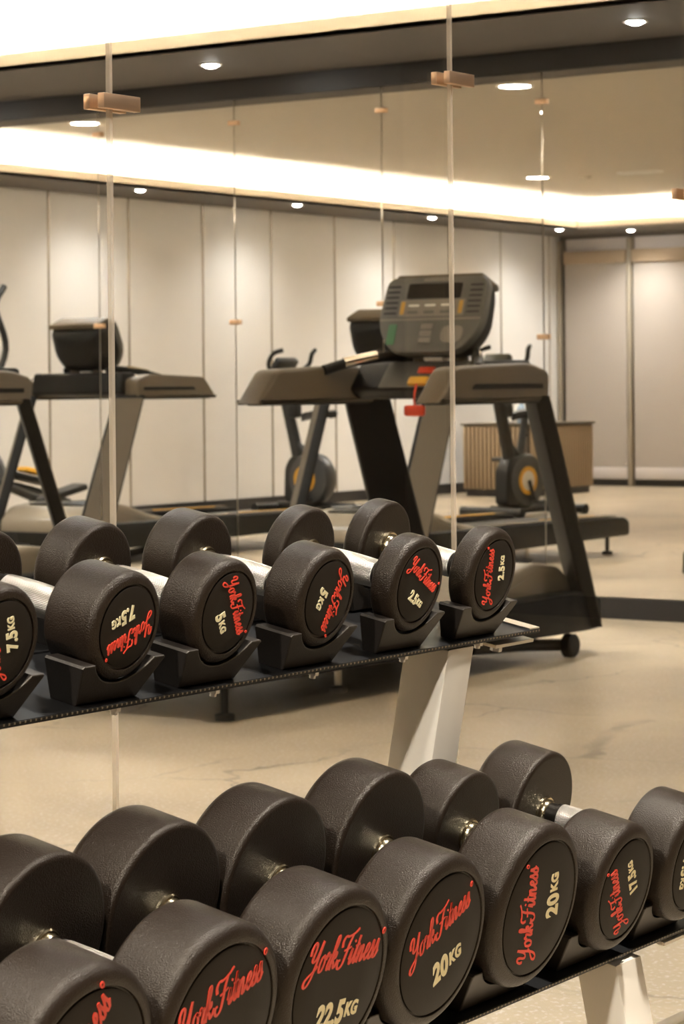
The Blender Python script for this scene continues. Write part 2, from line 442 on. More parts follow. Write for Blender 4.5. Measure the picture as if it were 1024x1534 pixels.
# near-side downlights over the dumbbell rack; the aisle pair is added unseen fill
for x, y, lab, p in ((-.82, 2.5, 'downlight over the right end of the dumbbell rack', 58), (-.82, .7, 'downlight over the left end of the dumbbell rack', 54),
                     (-2.55, 2.9, 'downlight in the soffit just beyond the glass partition', 40), (-2.55, .9, 'downlight in the soffit beyond the glass, near the camera', 40),
                     (1.2, 1.8, 'added fill light over the aisle beside the dumbbell rack', 55), (1.2, 4.5, 'added fill light over the aisle towards the mirrors', 45), (-.6, 5.0, 'downlight over the floor beyond the rack end', 45)):
    downlight(x, y, lab, p, cone=110)
downlight(-.5, -1.1, 'added unseen fill spot behind the camera, turned to the rack', 95, aim=(-1.3, 2.1, .55), cone=48)  # unseen fill spot, added to brighten the shaded rack leg

# back wall: window bays with roller blinds
bx = [XL+.05, -11.2, -10.1, -9.0]
for k in range(3):
    x0, x1 = bx[k]+.035, bx[k+1]-.035
    cx = (x0+x1)/2
    struct('window_%d' % (k+1), BX((cx, YB+.01, 2.345), (x1-x0, .02, .12)), M['pale'], smooth=False)
    t = thing('roller_blind', ['cream roller blind in the room corner beside the panelled wall, reflected at right', 'cream roller blind right of the grey post, reflected at the right edge',
                               'cream roller blind farther along the back wall, out of view'][k], 'blind', (cx, YB+.06, 2.285), 0, 'roller blinds')
    obj('cassette', BX((0, 0, -.062), (x1-x0, .07, .124), .006), M['blindhead'], t)
    obj('fabric', BX((0, .0, -1.17), (x1-x0-.01, .003, 2.1)), M['blind'], t, smooth=False)
    obj('hem_glow', BX((0, .0, -2.16), (x1-x0-.01, .008, .11), .002), M['pale'], t)  # pale band painted in for the glow of light at the blind's foot
for k in range(4):
    struct('trim_%d' % (21+k), BX((bx[k] if k else XL+.03, YB+.045, H/2-.02), (.04 if k else .03, .09, H-.05), .004), M['post'])

# ------------------------------------------------------------------ glass partition
GX = -1.72
ys = [.676, 1.370, 2.063, 2.759, 3.452, 4.146]
glab = ['clear glass partition panel nearest the camera, left of the view', 'clear glass partition panel left of the left joint', 'clear glass partition panel between the two joints in view',
        'clear glass partition panel right of the right joint', 'clear glass partition panel out of view beyond the rack end']
for k in range(5):
    y0, y1 = ys[k], ys[k+1]
    t = thing('glass_screen', glab[k], 'glass panel', (GX, (y0+y1)/2, 0), 0, 'glass partition panels')
    obj('pane', BX((0, 0, 1.225), (.006, y1-y0-.005, 2.39), 0), M['glass'], t, smooth=False)
    obj('edge_seal', BX((0, (y1-y0)/2, 1.225), (.0052, .0048, 2.39)), M['seal'], t, smooth=False)
for z, nm, lab in ((.015, 'floor_channel', 'slim metal floor channel holding the glass partition'), (H-.0155, 'head_channel', 'slim metal head channel holding the glass partition')):
    o = obj(nm, BX((0, 0, 0), (.03, ys[-1]-ys[0]+.02, .03), .002), M['steel']); o.location = (GX, (ys[0]+ys[-1])/2, z); tag(o, lab, 'channel')
for y, z, lab in ((2.068, 1.308, 'copper glass clip on the left partition joint'), (2.767, 1.401, 'copper glass clip on the right partition joint, under the dark mirror head'), (3.455, 1.290, 'copper glass clip at the right edge of the picture')):
    t = thing('glass_clip', lab, 'clip', (GX, y, z), 0, 'copper glass clips')
    obj('front_plate', BX((.010, 0, 0), (.009, .062, .0165), .0008), M['clip'], t)
    obj('back_plate', BX((-.010, 0, 0), (.009, .062, .0165), .0008), M['clip'], t)

# ------------------------------------------------------------------ lettering
GL = {  # script letters: strokes of (x, y), x-height 1
 'Y': (1.55, [[(.02, 1.25), (.0, 1.6), (.25, 1.95), (.52, 1.85), (.55, 1.5), (.45, 1.1), (.52, .8), (.8, .78), (1.1, 1.1), (1.4, 1.95)],
              [(1.4, 1.95), (1.25, 1.1), (1.08, .2), (.8, -.5), (.4, -.8), (.08, -.66), (.12, -.36), (.5, -.12), (1.0, .1), (1.4, .4)]]),
 'o': (.86, [[(.5, 1.0), (.2, .85), (.08, .45), (.2, .05), (.5, .02), (.72, .4), (.66, .85), (.48, 1.0), (.62, .86), (.95, .92)]]),
 'r': (.68, [[(-.05, .75), (.1, 1.1), (.22, .92), (.48, .94), (.48, .75), (.36, .3), (.42, .04), (.56, .08), (.75, .35)]]),
 'k': (.92, [[(-.05, .35), (.22, 1.0), (.42, 1.7), (.36, 2.05), (.2, 1.9), (.12, 1.1), (.06, .0)],
             [(.1, .45), (.36, .95), (.58, .98), (.56, .7), (.26, .55), (.46, .3), (.6, .03), (.8, .12), (.98, .45)]]),
 ' ': (.45, []),
 'F': (1.25, [[(-.28, 1.28), (-.36, 1.62), (-.12, 1.9), (.3, 1.86), (.75, 1.9), (1.2, 2.02), (1.6, 2.22)],
              [(.92, 1.92), (.7, 1.35), (.56, .6), (.36, .05), (.0, -.15), (-.32, .02), (-.34, .36), (-.1, .4)],
              [(.2, .98), (.6, 1.02), (1.1, 1.12)]]),
 'i': (.5, [[(-.08, .35), (.12, .98), (.1, .5), (.12, .06), (.28, .04), (.5, .35)], [(.22, 1.42), (.26, 1.46)]]),
 't': (.55, [[(-.05, .35), (.2, 1.1), (.3, 1.75), (.18, .8), (.16, .1), (.32, .02), (.56, .35)], [(-.02, 1.1), (.5, 1.16)]]),
 'n': (.92, [[(-.05, .5), (.1, 1.0), (.12, .5), (.06, .0)], [(.1, .45), (.34, .95), (.54, .95), (.54, .5), (.54, .08), (.68, .04), (.92, .38)]]),
 'e': (.7, [[(-.03, .35), (.32, .5), (.52, .8), (.36, 1.02), (.12, .7), (.1, .25), (.3, .0), (.52, .12), (.72, .4)]]),
 's': (.6, [[(-.06, .3), (.2, .75), (.34, 1.15), (.38, .8), (.48, .4), (.36, .04), (.08, .02), (.02, .2)], [(.4, .12), (.62, .4)]]),
}
def logo_mesh(width):
    bm = bmesh.new()
    x = 0.; strokes = []
    for ch in 'York Fitness':
        w, st = GL[ch]
        for s in st: strokes.append([(px+x, py) for px, py in s])
        x += w + .07
    strokes.append([(x+.12+.17*math.cos(a*PI/4), 1.62+.17*math.sin(a*PI/4)) for a in range(9)])
    tot = x + .3
    sx = width/tot; sy = sx*1.3; sh = .28
    for si, s in enumerate(strokes):
        path = smooth_path([(p[0]+sh*p[1], p[1], 0) for p in s], 7)
        path = [Vector((p.x*sx, p.y*sy, 0)) for p in path]
        n = len(path); L = []; R = []
        for i, p in enumerate(path):
            t = (path[min(i+1, n-1)]-path[max(i-1, 0)])
            if t.length < 1e-9: t = Vector((1, 0, 0))
            t.normalize()
            a = math.atan2(t.y, t.x)
            wd = sx*(.105 + .10*abs(math.sin(a - .25)))
            if si == len(strokes)-1: wd = sx*.09
            nn = Vector((-t.y, t.x, 0))*wd/1.0*.72
            if i in (0,): p = p - t*wd*.4
            if i == n-1: p = p + t*wd*.4
            L.append(p+nn); R.append(p-nn)
        h = .0005 + si*.000006
        tl = [bm.verts.new((0.0+h, v.x-width/2, v.y)) for v in L]; tr = [bm.verts.new((h, v.x-width/2, v.y)) for v in R]
        bl = [bm.verts.new((0, v.x-width/2, v.y)) for v in L]; br = [bm.verts.new((0, v.x-width/2, v.y)) for v in R]
        for i in range(n-1):
            bm.faces.new((tl[i], tr[i], tr[i+1], tl[i+1]))
            bm.faces.new((bl[i], tl[i], tl[i+1], bl[i+1]))
            bm.faces.new((tr[i], br[i], br[i+1], tr[i+1]))
        bm.faces.new((tl[0], bl[0], br[0], tr[0])); bm.faces.new((tl[-1], tr[-1], br[-1], bl[-1]))
    return bm

def text_bm(parts):
    """parts: (string, size, x, y) set in the built-in sans, bold by offset, sheared"""
    bm = bmesh.new(); x = 0
    for s, size, dy, gap in parts:
        cu = bpy.data.curves.new('lettering_source', 'FONT'); cu.body = s; cu.size = size; cu.extrude = .03*size; cu.offset = .045*size; cu.shear = .12
        cu.space_character = 1.08
        o = bpy.data.objects.new('lettering_source', cu); C.objects.link(o)
        dg = bpy.context.evaluated_depsgraph_get(); me = bpy.data.meshes.new_from_object(o.evaluated_get(dg))
        xs = [v.co.x for v in me.vertices]; x0, x1 = min(xs), max(xs)
        b2 = bmesh.new(); b2.from_mesh(me)
        for v in b2.verts: v.co = Vector((v.co.x-x0+x, v.co.y+dy, v.co.z))
        me2 = bpy.data.meshes.new('tmp'); b2.to_mesh(me2); b2.free(); bm.from_mesh(me2)
        bpy.data.meshes.remove(me2); bpy.data.meshes.remove(me)
        bpy.data.objects.remove(o); bpy.data.curves.remove(cu)
        x += x1-x0+gap
    return bm, x
def number_mesh(num, width):
    bm, w = text_bm([(num, 1., 0, .08), ('KG', .60, .14, 0)])
    k = width/w
    for v in bm.verts:
        a, b, c = v.co
        v.co = Vector((max(0., min(.0005, c*k+.0003)) if c > 0 else 0, (a-w/2)*k, b*k*1.25))
    return bm

# ------------------------------------------------------------------ dumbbells
# class: R outer, rg groove, T head thickness, D front face -> rear inner face, logo width, logo y, number width, number y, flange r
CL = {
 '2.5':  dict(R=.0492, rg=.0384, T=.028, D=.136, lw=.062, ly=.0055, nw=.028, ny=-.019, fl=.0175, b=.009),
 '5':    dict(R=.0480, rg=.0378, T=.044, D=.150, lw=.061, ly=.0055, nw=.021, ny=-.0175, fl=.0175, b=.009),
 '7.5':  dict(R=.0472, rg=.0368, T=.056, D=.160, lw=.060, ly=.0045, nw=.030, ny=-.0165, fl=.0175, b=.009),
 '17.5': dict(R=.0652, rg=.0516, T=.062, D=.185, lw=.080, ly=.011, nw=.040, ny=-.021, fl=.0175, b=.012),
 '20':   dict(R=.0790, rg=.0648, T=.062, D=.178, lw=.098, ly=.011, nw=.046, ny=-.033, fl=.0175, b=.013),
 '22.5': dict(R=.0790, rg=.0640, T=.066, D=.182, lw=.107, ly=.014, nw=.062, ny=-.036, fl=.0175, b=.013),
}
def head_prof(R, rg, T, b):
    pr = [(-.0022, 0), (-.0022, rg-.0004), (-.0022, rg), (-.0002, rg+.0006), (0, rg+.0016)]
    for k in range(0, 9):
        a = k/8*PI/2
        pr.append((-b+b*math.cos(a) if k else 0, R-b+b*math.sin(a)))
    bb = min(.006, b)
    for k in range(0, 7):
        a = k/6*PI/2
        pr.append((-T+bb-bb*math.sin(a), R-bb+bb*math.cos(a)))
    pr.append((-T, 0))
    return pr
def make_dumbbell(cls):
    c = CL[cls]; R, rg, TT, D, b = c['R'], c['rg'], c['T'], c['D'], c['b']
    root = bpy.data.objects.new('dumbbell', None); C.objects.link(root); root.empty_display_size = .05
    # local X: axis, front face at x=+Lf ; origin in the middle of the handle
    inner_f = D-TT
    Lh = inner_f/2            # half the handle
    Lf = Lh+TT
    # handle
    gr = .0142 if cls in ('2.5', '5', '7.5') else .0148
    g0 = Lh-.022
    pr = [(-g0, 0), (-g0, gr-.001), (-g0+.001, gr)]
    for k in range(1, 12):
        u = k/12; pr.append((-g0+2*g0*u, gr+.0009*math.sin(PI*u)))
    pr += [(g0-.001, gr), (g0, gr-.001), (g0, 0)]
    hd = obj('grip', LA(pr, 48), M['knurl'], root)
    for s in (1, -1):
        Mx = Matrix.Identity(4) if s == 1 else Matrix.Rotation(PI, 4, 'Z')
        h = obj('head', LA(head_prof(R, rg, TT, b), 96, Matrix.Identity(4)), M['rubber'], root)
        h.matrix_local = Mx @ Matrix.Translation((Lf, 0, 0))
        obj('face_plate', LA([(-.0021, rg-.0016), (-.0004, rg-.0016), (.0, rg-.0022), (.0, rg*.5), (.0, 0)], 96), M['cap'], h)
        if s == 1:
            lg = obj('brand_lettering', logo_mesh(c['lw']), M['red'], h, smooth=False); lg.location = (.00005, 0, c['ly'])
            lg['label'] = 'raised red script lettering'
            nm = obj('weight_number', number_mesh(cls, c['nw']), M['cream'], h, smooth=False); nm.location = (.00005, .005 if cls != '5' else .004, c['ny'])
            nm['label'] = 'raised cream weight figure'
        f = c['fl']
        cl = obj('collar', LA([(Lh, 0), (Lh, f), (Lh-.0025, f), (Lh-.004, f-.0012), (Lh-.004, f-.003), (Lh-.0065, f-.0032), (Lh-.0085, f-.0045), (Lh-.0085, 0)], 48, Mx), M['chrome'], root)
        obj('shaft', LA([(Lh-.0082, 0), (Lh-.0082, gr-.0022), (g0+.004, gr-.0022), (g0+.004, gr-.0006), (g0, gr-.0006), (g0, 0)], 40, Mx), M['darkmetal'], root)
    root['Lf'] = Lf
    return root

yaw = .0095
def frame(tau):
    ax = Vector((math.cos(yaw)*math.cos(tau), math.sin(yaw)*math.cos(tau), -math.sin(tau)))
    dr = Vector((-math.sin(yaw), math.cos(yaw), 0))
    return ax, dr, ax.cross(dr)
ROW = {'u': (Vector((-1.3266, 0, .7503)), .1937), 'l': (Vector((-1.1470, 0, .4354)), .2015)}
# row, class, position along the rack, roll of the lettering (deg), label
DB = [
 ('u', '2.5', 2.2256, 96.8, 'round black 2.5 kg dumbbell at the right end of the upper shelf'),
 ('u', '2.5', 2.0775, -29.5, 'round black 2.5 kg dumbbell second from the right on the upper shelf'),
 ('u', '5', 1.9172, -112., 'round black 5 kg dumbbell beside the 2.5 kg pair, script running downward'),
 ('u', '5', 1.7586, -62., 'round black 5 kg dumbbell next to the 7.5 kg ones, upper shelf'),
 ('u', '7.5', 1.6169, -159., 'round black 7.5 kg dumbbell with upside-down lettering on the upper shelf'),
 ('u', '7.5', 1.4590, 106., 'round black 7.5 kg dumbbell cut by the left edge of the picture'),
 ('l', '17.5', 2.3240, -91., 'round black dumbbell at the right edge of the lower shelf, face cut by the picture'),
 ('l', '17.5', 2.1652, 121., 'round black 17.5 kg dumbbell near the right end of the lower shelf'),
 ('l', '20', 1.9886, 98.5, 'round black 20 kg dumbbell with script running straight up, beside the 17.5 kg one'),
 ('l', '20', 1.8155, 24., 'round black 20 kg dumbbell with slanted rising script, beside the 22.5 kg one'),
 ('l', '22.5', 1.6560, -2.5, 'round black 22.5 kg dumbbell with level script in the lower row'),
 ('l', '22.5', 1.4968, 17., 'big black dumbbell left of the 22.5 kg one, figures cut by the picture bottom'),
 ('l', '22.5', 1.3375, 57., 'big black dumbbell in the bottom left corner of the picture'),
]
proto = {}
cradles = []
for row, cls, v, roll, lab in DB:
    c = CL[cls]
    if cls not in proto: o = proto[cls] = make_dumbbell(cls)
    else: o = copy_tree(proto[cls])
    O, tau = ROW[row]; ax, dr, up = frame(tau)
    Lf = o['Lf']
    centre = O + dr*v + up*(c['R']+.0006) - ax*Lf
    Rm = Matrix((ax, dr, up)).transposed()
    o.matrix_world = Matrix.Translation(centre) @ Rm.to_4x4() @ Matrix.Rotation(math.radians(roll), 4, 'X')
    tag(o, lab, 'dumbbell', 'dumbbells on the upper shelf' if row == 'u' else 'dumbbells on the lower shelf')
    cradles.append((row, cls, v))
    if cls == '17.5':    # the end one carries its figure nearer the groove
        for h in o.children:
            for q in h.children:
                if q.name.startswith('weight_number'): q.location.z = -.033 if v > 2.3 else -.020
for o in list(C.objects):
    if 'Lf' in o: del o['Lf']

# ------------------------------------------------------------------ rack
rack = thing('dumbbell_rack', 'two-tier black dumbbell rack on white steel legs in front of the glass', 'rack', (-1.28, 1.45, 0))
def rp(o):   # parent keeping world placement
    o.parent = rack; o.matrix_parent_inverse = Matrix.Translation((1.28, -1.45, 0)); return o
SH = {'u': (-.003, -.262, .56, 2.352), 'l': (-.020, -.292, .50, 2.42)}
for row in 'ul':
    O, tau = ROW[row]; ax, dr, up = frame(tau)
    s0, s1, t0, t1 = SH[row]
    N = -.020
    axes = (ax, up, dr, O)
    # tray profile: flat plate, small turned-up rear lip and a shallow centre channel
    prof = [(s0, N), (s0, N-.0045), (s0-.006, N-.006), (s1, N-.006), (s1, N+.016), (s1+.004, N+.016), (s1+.004, N), (-.155, N), (-.155, N-.002), (-.105, N-.002), (-.105, N)]
    sh = rp(obj('shelf', PR(prof, t0, t1, axes, .0006, 1), M['rackblack'], smooth=False))
    # front edge strip with painted glints, and centre slots
    obj('edge_strip', PR([(s0+.0008, N-.0006), (s0+.0008, N-.0024), (s0, N-.0024), (s0, N-.0006)], t0+.002, t1-.002, axes), M['edgeglint'], sh, smooth=False)
    for (rw, cls, v) in cradles:
        if rw != row: continue
        c = CL[cls]; R = c['R']
        top = .019 if R < .055 else .024
        Ra = R+.0012
        hw = math.sqrt(Ra**2-(R-top)**2)
        ow = hw+.016; bw = ow-.015
        poly = [(-bw, N+.0003), (bw, N+.0003), (ow, top-.002), (ow-.002, top), (hw, top)]
        a0 = math.asin(hw/Ra)
        for k in range(1, 20):
            a = a0-2*a0*k/20
            poly.append((Ra*math.sin(a), R-Ra*math.cos(a)))
        poly += [(-hw, top), (-ow+.002, top), (-ow, top-.002)]
        th = min(.044, c['T']+.004)
        f0 = .003 if row == 'u' else -.016
        for d1, sl in ((f0, .38), (-(c['D'])-.004, 0)):
            bm = prism(bmesh.new(), poly, d1-th, d1, (dr, up, ax, O+dr*v), .0014, 2)
            if sl:   # the front face leans out towards the top
                for vv in bm.verts:
                    q = vv.co-(O+dr*v)
                    if q.dot(ax) > d1-th*.5: vv.co += ax*((q.dot(up)-top)*sl)
            obj('cradle', bm, M['cradle'], sh, smooth=False)
        # bolt under the tray
        for ss in (-.020, ):
            P = O+dr*(v+.022)+ax*(s0+ss+.004)+up*(N-.006)
            b = obj('bolt', LA([(0, 0), (0, .0078), (.0015, .0078), (.0015, .0056), (.0065, .0056), (.0065, .0032), (.010, .0032), (.010, 0)], 6, axisM(P, -up)), M['steel'], sh, smooth=False)
    # pale end bracket
    e0 = t1-.05
    br = obj('end_bracket', PR([(s0-.001, N+.0002), (s0-.001, N+.0018), (s0-.045, N+.0018), (s0-.045, N+.0002)], t1-.022, t1-.001, axes), M['steel'], sh, smooth=False)
    obj('end_tab', PR([(s0-.004, N-.012), (s0-.004, N-.0155), (s0-.05, N-.0155), (s0-.05, N-.012)], t1-.085, t1-.004, axes), M['rackwhite'], sh, smooth=False)
    obj('end_bolt', LA([(0, 0), (0, .0085), (.002, .0085), (.002, .0065), (.010, .0065), (.010, 0)], 6, axisM(O+dr*(t1-.052)+ax*(s0-.022)+up*(N-.0155), -up)), M['steel'], sh, smooth=False)
# legs: a rear leg carries the upper shelf, a front leg the lower one
def leg(bm, p0, p1, w, d):
    """square tube in the x-z plane from p0 (top) to p1 (floor); ends cut level"""
    poly = [(p0[0]-w/2, p0[1]+w*.204), (p0[0]+w/2, p0[1]), (p1[0]+w/2, p1[1]), (p1[0]-w/2, p1[1])]
    prism(bm, poly, p0[2]-d/2, p0[2]+d/2, XZY, .004, 2)
    return bm
for tt in (2.192, .72):
    dx = -.0095*tt
    rp(obj('rear_leg', leg(bmesh.new(), (-1.364+dx, .7246, tt), (-1.490+dx, .05, tt), .054, .052), M['rackwhite']))
    rp(obj('front_leg', leg(bmesh.new(), (-1.192+dx, .4116, tt+.042), (-1.118+dx, .05, tt+.042), .050, .056), M['rackwhite']))
    rp(obj('base_bar', BX((-1.30+dx, tt+.02, .025), (.54, .11, .05), .006), M['rackwhite']))
    for row, sA, sB in (('u', -.035, -.235), ('l', -.04, -.262)):
        O, tau = ROW[row]; ax, dr, up = frame(tau)
        rp(obj('support_arm', PR([(sA, -.0262), (sA-.02, -.050), (sB, -.050), (sB, -.0262)], tt-.018, tt+.018, (ax, up, dr, O)), M['rackblack'], smooth=False))
rp(obj('cross_bar', BX((-1.47, 1.456, .12), (.04, 1.42, .05), .004), M['rackwhite']))

# ------------------------------------------------------------------ treadmills
def make_treadmill():
    t = bpy.data.objects.new('treadmill', None); C.objects.link(t)
    P = lambda n, bm, m, p=t, **k: obj(n, bm, m, p, **k)
    w = .375
    # deck
    P('deck', BX((0, -.93, .165), (.66, 1.95, .05), .01), M['tmblack'])
    P('belt', BX((0, -.98, .192), (.50, 1.85, .012), .004), M['belt'])
    for s in (-1, 1):
        r = P('side_rail', PR(rounded([(-1.92, .11), (-1.92, .19), (-1.86, .215), (.30, .235), (.40, .20), (.40, .095), (.30, .09)], .02), s*.375-.055 if s > 0 else -.375-.055+.0, s*.375+.055 if s > 0 else -.375+.055, YZX, .008), M['tmblack'])
        r2 = P('foot_strip', BX((s*.375, -1.10, .2325), (.075, 1.40, .006), .002, Matrix.Rotation(.0092, 3, 'X')), M['tmbrown'], r)
        P('yellow_stripe', BX((s*.335, -1.35, .2325), (.014, .62, .007), .001, Matrix.Rotation(.0092, 3, 'X')), M['yellow'], r)
        P('rear_foot', LA([(0, 0), (0, .03), (.018, .03), (.022, .012), (.11, .012), (.11, 0)], 20, axisM((s*.345, -1.80, 0), (0, 0, 1))), M['tmblack'])
        P('levelling_foot', LA([(0, 0), (0, .028), (.012, .03), (.02, .012), (.12, .012), (.12, 0)], 20, axisM((s*.24, -1.05, 0), (0, 0, 1))), M['steel'])
        # front transport wheel and fork
        P('transport_wheel', LA([(-.022, 0), (-.022, .036), (-.016, .043), (.016, .043), (.022, .036), (.022, 0)], 28, Matrix.Translation((s*.405, .20, .043))), M['tmblack'])
        P('wheel_fork', TB([(s*.36, -.42, .085), (s*.365, -.1, .068), (s*.37, .20, .043)], .022, sm=4), M['tmblack'])
        # leaning flat upright, toed outward
        phi = -s*math.radians(45)
        A = Vector((math.cos(phi), math.sin(phi)*1., 0)); B = Vector((-math.sin(phi), math.cos(phi), 0))
        lo = Vector((s*.372, .40, .10)); hi = Vector((s*.368, .035, .955))
        bm = bmesh.new(); rings = []
        for q in range(9):
            u = q/8; c = lo.lerp(hi, u); hwid = .096*(1-.10*u); ht = .028
            ring = []
            for a, b in rounded([(-hwid, -ht), (hwid, -ht), (hwid, ht), (-hwid, ht)], .012, 3):
                ring.append(bm.verts.new(c+A*a+B*b))
            rings.append(ring)
        for a, b in zip(rings, rings[1:]):
            n = len(a)
            for k in range(n): bm.faces.new((a[k], a[(k+1) % n], b[(k+1) % n], b[k]))
        bm.faces.new(rings[0][::-1]); bm.faces.new(rings[-1])
        up_ = P('upright', bm, M['tmblack'])
        bm = bmesh.new(); rings = []
        for q in range(5):
            u = .02+.96*q/4; c = lo.lerp(hi, u); hwid = .086*(1-.10*u)
            rings.append([bm.verts.new(c+A*a+B*b) for a, b in ((-hwid, .0275), (-hwid, .0305), (hwid, .0305), (hwid, .0275))])
        for a, b in zip(rings, rings[1:]):
            for k in range(4): bm.faces.new((a[k], a[(k+1) % 4], b[(k+1) % 4], b[k]))
        bm.faces.new(rings[0][::-1]); bm.faces.new(rings[-1])
        P('front_cover', bm, M['tmbrown'], up_)
        # hand rail
        prof = rounded([(-.71, .935), (-.59, 1.058), (-.10, 1.075), (.035, 1.045), (.03, .935)], [.010, .03, .04, .03, .015], 5)
        hr = P('handrail', PR(prof, s*w-.052, s*w+.052, YZX, .016, 3), M['tmbrown'])
        P('rail_groove', PR(rounded([(-.50, .982), (-.48, 1.0), (-.02, 1.0), (-.02, .982)], .004, 2), s*(w+.0505), s*(w+.0535), YZX), M['tmblack'], hr, smooth=False)
        P('rail_underside', BX((s*w, -.32, .9355), (.088, .66, .012), .004), M['tmblack'], hr)
        # heart-rate grip
        P('pulse_grip', TB([(s*.33, -.30, 1.055), (s*.27, -.20, 1.085), (s*.19, -.08, 1.105), (s*.15, -.02, 1.10)], .019, sm=6), M['tmblack'])
        P('grip_plate', TB([(s*.285, -.235, 1.082), (s*.215, -.125, 1.107)], .0195, sm=0), M['silver'])
    # motor hood
    P('motor_hood', PR(rounded([(-.46, .20), (-.40, .235), (-.22, .265), (-.02, .325), (.12, .345), (.30, .325), (.40, .25), (.40, .15), (-.46, .15)], .04, 4), -.318, .318, YZX, .03, 3), M['tmhood'])
    P('hood_vent', PR(rounded([(.0, .318), (.05, .338), (.15, .352), (.27, .338), (.2, .30)], .01, 3), -.20, .20, YZX, .006), M['tmblack'])
    P('front_bumper', BX((0, .385, .14), (.72, .05, .09), .012), M['tmblack'])
    # cross console base
    P('console_base', PR(rounded([(-.14, .985), (-.05, 1.085), (.06, 1.085), (.08, .96), (-.08, .945)], .02, 4), -.335, .335, YZX, .012), M['tmblack'])
    bp = P('base_panel', PR([(-.139, .990), (-.056, 1.083), (-.0545, 1.0815), (-.137, .9885)], -.20, .20, YZX), M['tmgrey'], smooth=False)
    st = P('stop_button', BX((-.02, -.088, 1.052), (.07, .030, .012), .005, Matrix.Rotation(math.radians(48), 3, 'X')), M['orange'])
    sk = P('safety_key', BX((-.03, -.128, 1.012), (.085, .038, .020), .008, Matrix.Rotation(math.radians(48), 3, 'X')), M['yellow'])
    P('safety_cord', TB([(-.03, -.14, 1.005), (-.028, -.16, .96), (-.026, -.158, .915)], .004, sm=5), M['orange'], sk)
    P('safety_clip', BX((-.028, -.158, .905), (.085, .024, .040), .009), M['orange'], sk)
    P('phone_rest', BX((-.005, -.045, 1.105), (.085, .05, .045), .01), M['white'])
    # neck and console
    for s in (-1, 1):
        P('neck', TB([(s*.085, -.02, 1.07), (s*.085, -.03, 1.20)], .03, sm=0), M['tmbrown'])
    tilt = math.radians(21)
    cx = Matrix.Translation((0, -.142, 1.118)) @ Matrix.Rotation(-tilt, 4, 'X')
    ax_ = (cx.to_3x3() @ Vector((1, 0, 0)), cx.to_3x3() @ Vector((0, 0, 1)), cx.to_3x3() @ Vector((0, 1, 0)), cx.translation)
    out = rounded([(-.15, 0), (.15, 0), (.226, .105), (.215, .298), (-.215, .298), (-.226, .105)], [.05, .05, .06, .045, .045, .06], 6)
    con = P('console', PR(out, 0, .045, ax_, .008, 2), M['tmgrey'])
    # deep bulged shell behind
    bm = bmesh.new(); rings = []
    for d, k in ((.035, .985), (.08, .95), (.13, .84), (.165, .66), (.175, .5)):
        rings.append([bm.verts.new(ax_[3]+ax_[0]*(a*k)+ax_[1]*((b-.16)*k+.16)+ax_[2]*d) for a, b in out])
    for a, b in zip(rings, rings[1:]):
        n = len(a)
        for k in range(n): bm.faces.new((a[k], a[(k+1) % n], b[(k+1) % n], b[k]))
    bm.faces.new(rings[0][::-1]); bm.faces.new(rings[-1])
    P('rear_shell', bm, M['tmblack'], con)
    P('shell_top', PR(rounded([(-.19, .282), (.19, .282), (.185, .312), (-.185, .312)], .012, 3), .01, .135, ax_, .008), M['tmbrown'], con)
    def face(n, a0, a1, b0, b1, m, th=.003, r=.006):
        return P(n, PR(rounded([(a0, b0), (a1, b0), (a1, b1), (a0, b1)], r, 3), -th, .002, ax_), m, con, smooth=False)
    face('screen', -.115, .115, .210, .268, M['screen'])
    face('name_plate', -.055, .055, .277, .290, M['panelgrey'])
    face('button_panel', -.14, .14, .140, .205, M['panelgrey'], .002)
    for k in range(3):
        face('program_button', -.10+.07*k, -.055+.07*k, .150, .160, M['tmgrey'], .004, .003); face('program_button', -.10+.07*k, -.055+.07*k, .178, .186, M['white'], .004, .003)
    for s in (-1, 1): face('level_strip', s*.125-.008, s*.125+.008, .148, .198, M['amber'], .004, .003)
    for s in (-1, 1):
        for k in range(6): face('vent_slot', s*.178-.027, s*.178+.027, .150+.021*k, .158+.021*k, M['slot'], .001, .002)
    face('lower_trim', -.216, .216, .124, .132, M['panelgrey'], .002, .002)
    face('green_label', -.170, -.135, .030, .110, M['green'], .002)
    for k in range(3): face('keypad_key', -.03, .02, .035+.027*k, .055+.027*k, M['panelgrey'], .003, .004)
    face('speed_dial', .06, .155, .035, .10, M['panelgrey'], .003, .03)
    return t
TMY = 7.69
tm = make_treadmill(); tm.location = (-4.83, TMY, 0)
tag(tm, 'black and taupe treadmill facing the mirrors, nearest, with red safety clip', 'treadmill', 'treadmills facing the mirrors')
for x, lab in ((-7.23, 'second treadmill, cut by the left edge, its console back reflected behind the near treadmill'), (-9.32, 'third treadmill, out of view, its black console back seen in the mirror at left')):
    o = copy_tree(tm, skip=('safety_clip', 'safety_cord')); o.location = (x, TMY-.07, 0); tag(o, lab, 'treadmill', 'treadmills facing the mirrors')

